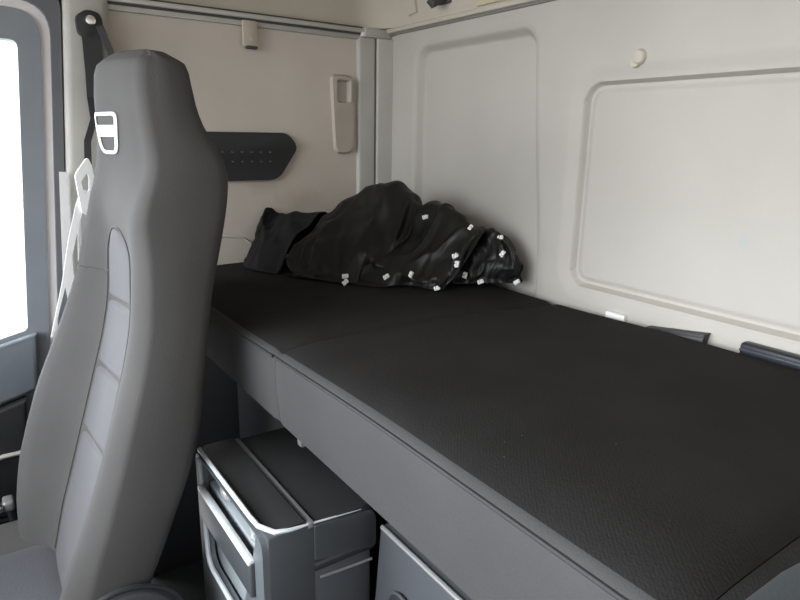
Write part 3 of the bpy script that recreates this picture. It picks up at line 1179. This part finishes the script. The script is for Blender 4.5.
box(bm, 0.935, 0.985, -0.012, 0.006, 0.795, 0.814, 0.003)
o = link('edge_tab', bm, M['white'], None)
tag(o, 'small white tab at the rear mattress edge near the curtain heap', 'tab')

# ------------------------------------------------------------------ seat belt
t = thing('seat_belt', 'black seat belt hanging from a bolted anchor on the door pillar', 'seat belt', (0.03, -0.87, 1.43))
bm = BM()
prism(bm, rounded_poly([(-0.895, 1.405), (-0.868, 1.395), (-0.838, 1.425), (-0.842, 1.455), (-0.872, 1.462), (-0.897, 1.445)], 0.008, 4), 'x', 0.026, 0.046, 0.004, 2)
link('anchor', bm, M['black'], t)
bm = BM()
cyl(bm, (0.050, -0.866, 1.437), (1, 0, 0), 0.0135, 0.010, 20, 0.011, 0.002)
link('bolt', bm, M['chrome'], t)
bm = BM()
ribbon(bm, [(0.042, -0.868, 1.425), (0.046, -0.867, 1.38), (0.05, -0.869, 1.32), (0.055, -0.878, 1.26), (0.10, -0.889, 1.21), (0.22, -0.925, 1.16), (0.28, -0.937, 1.115)],
       [0.040, 0.042, 0.040, 0.028, 0.014, 0.014, 0.014], (0, 1, 0.1), 0.003)
link('webbing', bm, M['blacksoft'], t)
bm = BM()
ribbon(bm, [(0.044, -0.848, 1.43), (0.050, -0.835, 1.39), (0.060, -0.822, 1.345)], [0.018, 0.016, 0.014], (0, 1, 0.3), 0.003)
tube(bm, [(0.06, -0.822 + 0.010 * math.cos(R(a_)), 1.338 + 0.018 * math.sin(R(a_))) for a_ in range(0, 360, 20)], 0.0035, 6, True)
link('guide_loop', bm, M['darkgrey'], t)

bm = BM()
o_ = rounded_poly([(-0.966, 1.092), (-0.938, 1.130), (-0.931, 1.112), (-0.924, 1.035), (-0.942, 1.002), (-0.960, 1.010)], 0.008, 4)
i_ = rounded_poly([(-0.955, 1.078), (-0.942, 1.096), (-0.939, 1.085), (-0.941, 1.060), (-0.948, 1.052), (-0.953, 1.060)], 0.003, 4)
ring_prism(bm, o_, i_, 'x', 0.276, 0.286)
o = link('slide_plate', bm, M['sunbelt'], t, angle=40)
o['label'] = 'belt slide plate with glare painted pale'
bm = BM()
ribbon(bm, [(0.28, -0.950, 1.06), (0.28, -0.962, 1.028), (0.28, -0.985, 0.954), (0.272, -1.010, 0.857), (0.262, -1.045, 0.738)], [0.012, 0.016, 0.014, 0.008, 0.004], (0, 1, 0), 0.003)
ribbon(bm, [(0.274, -0.966, 1.02), (0.272, -0.968, 0.96), (0.270, -0.976, 0.875)], [0.008, 0.007, 0.006], (0, 1, 0), 0.003)
o = link('lower_webbing', bm, M['sunbelt'], t)
o['label'] = 'lower belt strands painted pale as sunlit'
t = thing('pillar_strap', 'strap painted white as sunlit, running down the pillar edge next to the door', 'strap', (0.03, -0.96, 0.9))
bm = BM()
ribbon(bm, [(0.03, -0.960, 1.085), (0.032, -0.968, 0.95), (0.034, -0.975, 0.83), (0.036, -0.968, 0.70)], [0.016, 0.020, 0.024, 0.022], (0, 1, 0), 0.003)
link('webbing', bm, M['sunbelt'], t)

# buckle beside the seat
t = thing('belt_buckle', 'shiny belt buckle on a dark stalk between the seat and the door', 'buckle', (0.17, -1.17, 0.30))
bm = BM()
tube(bm, [(0.13, -1.16, 0.16), (0.14, -1.165, 0.24), (0.15, -1.17, 0.31)], 0.012, 10)
link('stalk', bm, M['black'], t)
bm = BM()
box(bm, 0.145, 0.185, -1.186, -1.162, 0.300, 0.326, 0.006, 3)
link('buckle_body', bm, M['strip'], t)
bm = BM()
box(bm, 0.160, 0.192, -1.202, -1.185, 0.306, 0.322, 0.004, 2)
link('tongue', bm, M['chrome'], t)

# ------------------------------------------------------------------ cloth heap on the bunk
def catmull(P, t):
    """P: (n, ..., 3) control points, t in 0..n-1"""
    n = len(P)
    i = min(int(t), n - 2)
    f = t - i
    p0, p1, p2, p3 = P[max(i - 1, 0)], P[i], P[i + 1], P[min(i + 2, n - 1)]
    return 0.5 * ((2 * p1) + (p2 - p0) * f + (2 * p0 - 5 * p1 + 4 * p2 - p3) * f * f + (3 * p1 - p0 - 3 * p2 + p3) * f ** 3)


def lobe(bm, cols, nu, nv, amp, seed, fu, fv, slant, fine=0.0025, tidy=False):
    """draped cloth: columns of (hem, belly, crest, behind, back) points, with sharp folds pressed in"""
    C = np.array(cols, float)
    pts = np.zeros((nu + 1, nv + 1, 3))
    for i in range(nu + 1):
        col = catmull(C, (len(C) - 1) * i / nu)
        for j in range(nv + 1):
            pts[i, j] = catmull(col, (len(col) - 1) * j / nv)
    du = np.gradient(pts, axis=0)
    dv = np.gradient(pts, axis=1)
    nr = np.cross(du, dv)
    nr /= np.maximum(np.linalg.norm(nr, axis=2, keepdims=True), 1e-9)
    if nr[nu // 2, nv // 3, 1] > 0:
        nr = -nr
    off = Vector((seed * 7.3, seed * 3.1, seed * 1.9))
    g = []
    for i in range(nu + 1):
        row = []
        for j in range(nv + 1):
            u, v = i / nu, j / nv
            w = 0.25 * noise.noise(Vector((u * 3, v * 3, 5)) + off)
            n1 = noise.noise(Vector(((u + slant * v + w) * fu, (v + w * 0.5) * fv, 0)) + off)
            n2 = noise.noise(Vector(((u - slant * 0.7 * v - w) * fu * 2.1, (v + w) * fv * 1.8, 3)) + off)
            n3 = noise.noise(Vector((u * 16, v * 12, 9)) + off)
            r = (0.6 - 3.4 * abs(n1) ** 0.8) * amp + (0.5 - 2.6 * abs(n2) ** 0.8) * amp * 0.6 + fine * n3
            edge = min(1.0, v / 0.06) * min(1.0, (1 - v) / 0.06)
            r *= 0.35 + 0.65 * edge
            r *= 1 - 0.55 * math.exp(-((v - 0.5) / 0.1) ** 2)
            if tidy:
                r *= 0.25 + 0.75 * min(1.0, (1 - u) / 0.12)
            p = pts[i, j] + nr[i, j] * r
            p[0] = max(p[0], 0.006)
            p[1] = min(p[1], -0.006)
            p[2] = max(p[2], 0.8215)
            row.append(bm.verts.new(p))
        g.append(row)
    for i in range(nu):
        for j in range(nv):
            bm.faces.new([g[i][j], g[i][j + 1], g[i + 1][j + 1], g[i + 1][j]])


def col(h, b, c, k=None, e=None):
    h = (h[0], h[1], 0.823)
    if b is None:
        b = tuple(h[q] * 0.5 + c[q] * 0.5 + (0.035 if q == 2 else 0) for q in range(3))
    k = k or (c[0] - 0.03, c[1] + 0.06, c[2] - 0.05)
    e = e or (c[0] - 0.04, min(c[1] + 0.09, -0.012), 0.83)
    return [h, b, c, k, e]


def sheet_mod(o, thick):
    s = o.modifiers.new('solid', 'SOLIDIFY')
    s.thickness = thick
    s.offset = 0
    s = o.modifiers.new('subsurf', 'SUBSURF')
    s.levels = s.render_levels = 1


heap = thing('curtain', 'black bunk curtain with white gliders crumpled in the far corner of the mattress', 'curtain', (0.42, -0.2, 0.81))
bm = BM()
# left fold with the highest crest
lobe(bm, [
    col((0.262, -0.490), (0.215, -0.42, 0.89), (0.160, -0.335, 0.945)),
    col((0.305, -0.485), (0.245, -0.415, 0.915), (0.170, -0.300, 0.978)),
    col((0.380, -0.440), (0.300, -0.380, 0.940), (0.205, -0.262, 1.012)),
    col((0.452, -0.400), (0.370, -0.340, 0.940), (0.285, -0.230, 1.042)),
    col((0.462, -0.345), (0.425, -0.300, 0.945), (0.360, -0.200, 1.058)),
    col((0.510, -0.310), (0.465, -0.265, 0.940), (0.398, -0.170, 1.028)),
    col((0.520, -0.270), (0.490, -0.220, 0.920), (0.430, -0.130, 0.990)),
], 80, 70, 0.020, 3, 3.6, 2.2, 0.9)
# right hand rear fold
lobe(bm, [
    col((0.585, -0.170), (0.575, -0.140, 0.895), (0.545, -0.080, 0.945)),
    col((0.612, -0.135), (0.630, -0.120, 0.890), (0.605, -0.075, 0.962)),
    col((0.640, -0.090), (0.668, -0.085, 0.885), (0.648, -0.065, 0.952)),
    col((0.668, -0.050), (0.690, -0.055, 0.865), (0.678, -0.045, 0.922)),
    col((0.674, -0.022), (0.692, -0.030, 0.845), (0.688, -0.024, 0.878)),
], 50, 50, 0.013, 8, 2.8, 1.8, -0.6, 0.003)
# front middle flap with the free hem on its right
lobe(bm, [
    col((0.440, -0.395), (0.430, -0.320, 0.900), (0.390, -0.180, 0.985)),
    col((0.515, -0.345), (0.480, -0.285, 0.905), (0.425, -0.160, 1.012)),
    col((0.545, -0.275), (0.530, -0.250, 0.915), (0.495, -0.145, 1.022)),
    col((0.600, -0.255), (0.590, -0.220, 0.915), (0.570, -0.135, 1.000)),
    col((0.622, -0.232), (0.637, -0.198, 0.895), (0.626, -0.128, 0.968)),
    [(0.624, -0.222, 0.823), (0.648, -0.186, 0.890), (0.636, -0.112, 0.962), (0.60, -0.09, 0.92), (0.58, -0.08, 0.83)],
], 80, 70, 0.017, 5, 3.0, 2.2, 0.8, 0.0025, True)
cl = link('cloth', bm, M['cloth'], heap, angle=170)
sheet_mod(cl, 0.0025)

# white gliders along the curtain's hem and heading
GL = [((0.4639, -0.1681, 0.9780), (0.21, -0.87, 0.44), 20), ((0.6092, -0.1394, 0.9652), (0.64, -0.30, 0.70), 50),
      ((0.6401, -0.0654, 0.9410), (0.51, -0.63, 0.51), 10), ((0.6534, -0.0645, 0.9022), (0.33, -0.90, 0.19), 60),
      ((0.6244, -0.1933, 0.9018), (0.10, -0.72, 0.70), 40), ((0.6380, -0.1979, 0.8845), (0.10, -0.84, 0.45), 100),
      ((0.6099, -0.1472, 0.8480), (0.25, -0.97, 0.08), 80), ((0.6300, -0.1120, 0.8300), (0.35, -0.80, 0.40), 30),
      ((0.6780, -0.0330, 0.8300), (0.50, -0.80, 0.30), 35), ((0.6140, -0.2379, 0.8250), (0.20, -0.85, 0.45), 25),
      ((0.5400, -0.2668, 0.8479), (0.60, -0.62, 0.47), 70), ((0.5104, -0.3193, 0.8428), (0.27, -0.88, 0.39), 40),
      ((0.4438, -0.4000, 0.8397), (0.46, -0.71, 0.54), 15), ((0.4494, -0.4020, 0.8260), (0.30, -0.85, 0.40), 55)]
for p_, n_, roll in GL:
    bm = BM()
    box(bm, -0.0085, 0.0085, -0.0055, 0.0055, 0.0, 0.006, 0.002, 2)
    box(bm, -0.0065, -0.0015, -0.004, 0.004, 0.005, 0.010, 0.0015, 2)
    box(bm, 0.0015, 0.0065, -0.004, 0.004, 0.005, 0.010, 0.0015, 2)
    mt = Matrix.Translation(p_) @ Vector(n_).to_track_quat('Z', 'Y').to_matrix().to_4x4() @ Matrix.Rotation(R(roll), 4, 'Z')
    bm.transform(mt)
    link('glider', bm, M['glider'], heap, angle=40)


heap2 = thing('blanket', 'plain charcoal cloth heaped against the side wall, left of the curtain', 'blanket', (0.17, -0.40, 0.81))
bm = BM()
lobe(bm, [
    col((0.020, -0.492), (0.018, -0.485, 0.840), (0.012, -0.470, 0.870), (0.010, -0.44, 0.85), (0.010, -0.42, 0.825)),
    col((0.050, -0.520), (0.035, -0.490, 0.875), (0.012, -0.447, 0.928), (0.010, -0.42, 0.90), (0.010, -0.40, 0.825)),
    col((0.085, -0.535), (0.065, -0.490, 0.890), (0.014, -0.425, 0.972), (0.010, -0.40, 0.92), (0.010, -0.38, 0.825)),
    col((0.130, -0.545), (0.105, -0.485, 0.895), (0.022, -0.395, 0.947), (0.012, -0.37, 0.92), (0.012, -0.34, 0.825)),
    col((0.190, -0.535), (0.150, -0.470, 0.900), (0.060, -0.345, 0.960)),
    col((0.255, -0.505), (0.205, -0.430, 0.900), (0.130, -0.300, 0.965)),
], 56, 44, 0.009, 12, 3.4, 1.8, 0.5, 0.003)
cl2 = link('cloth', bm, M['clothgrey'], heap2, angle=170)
sheet_mod(cl2, 0.003)
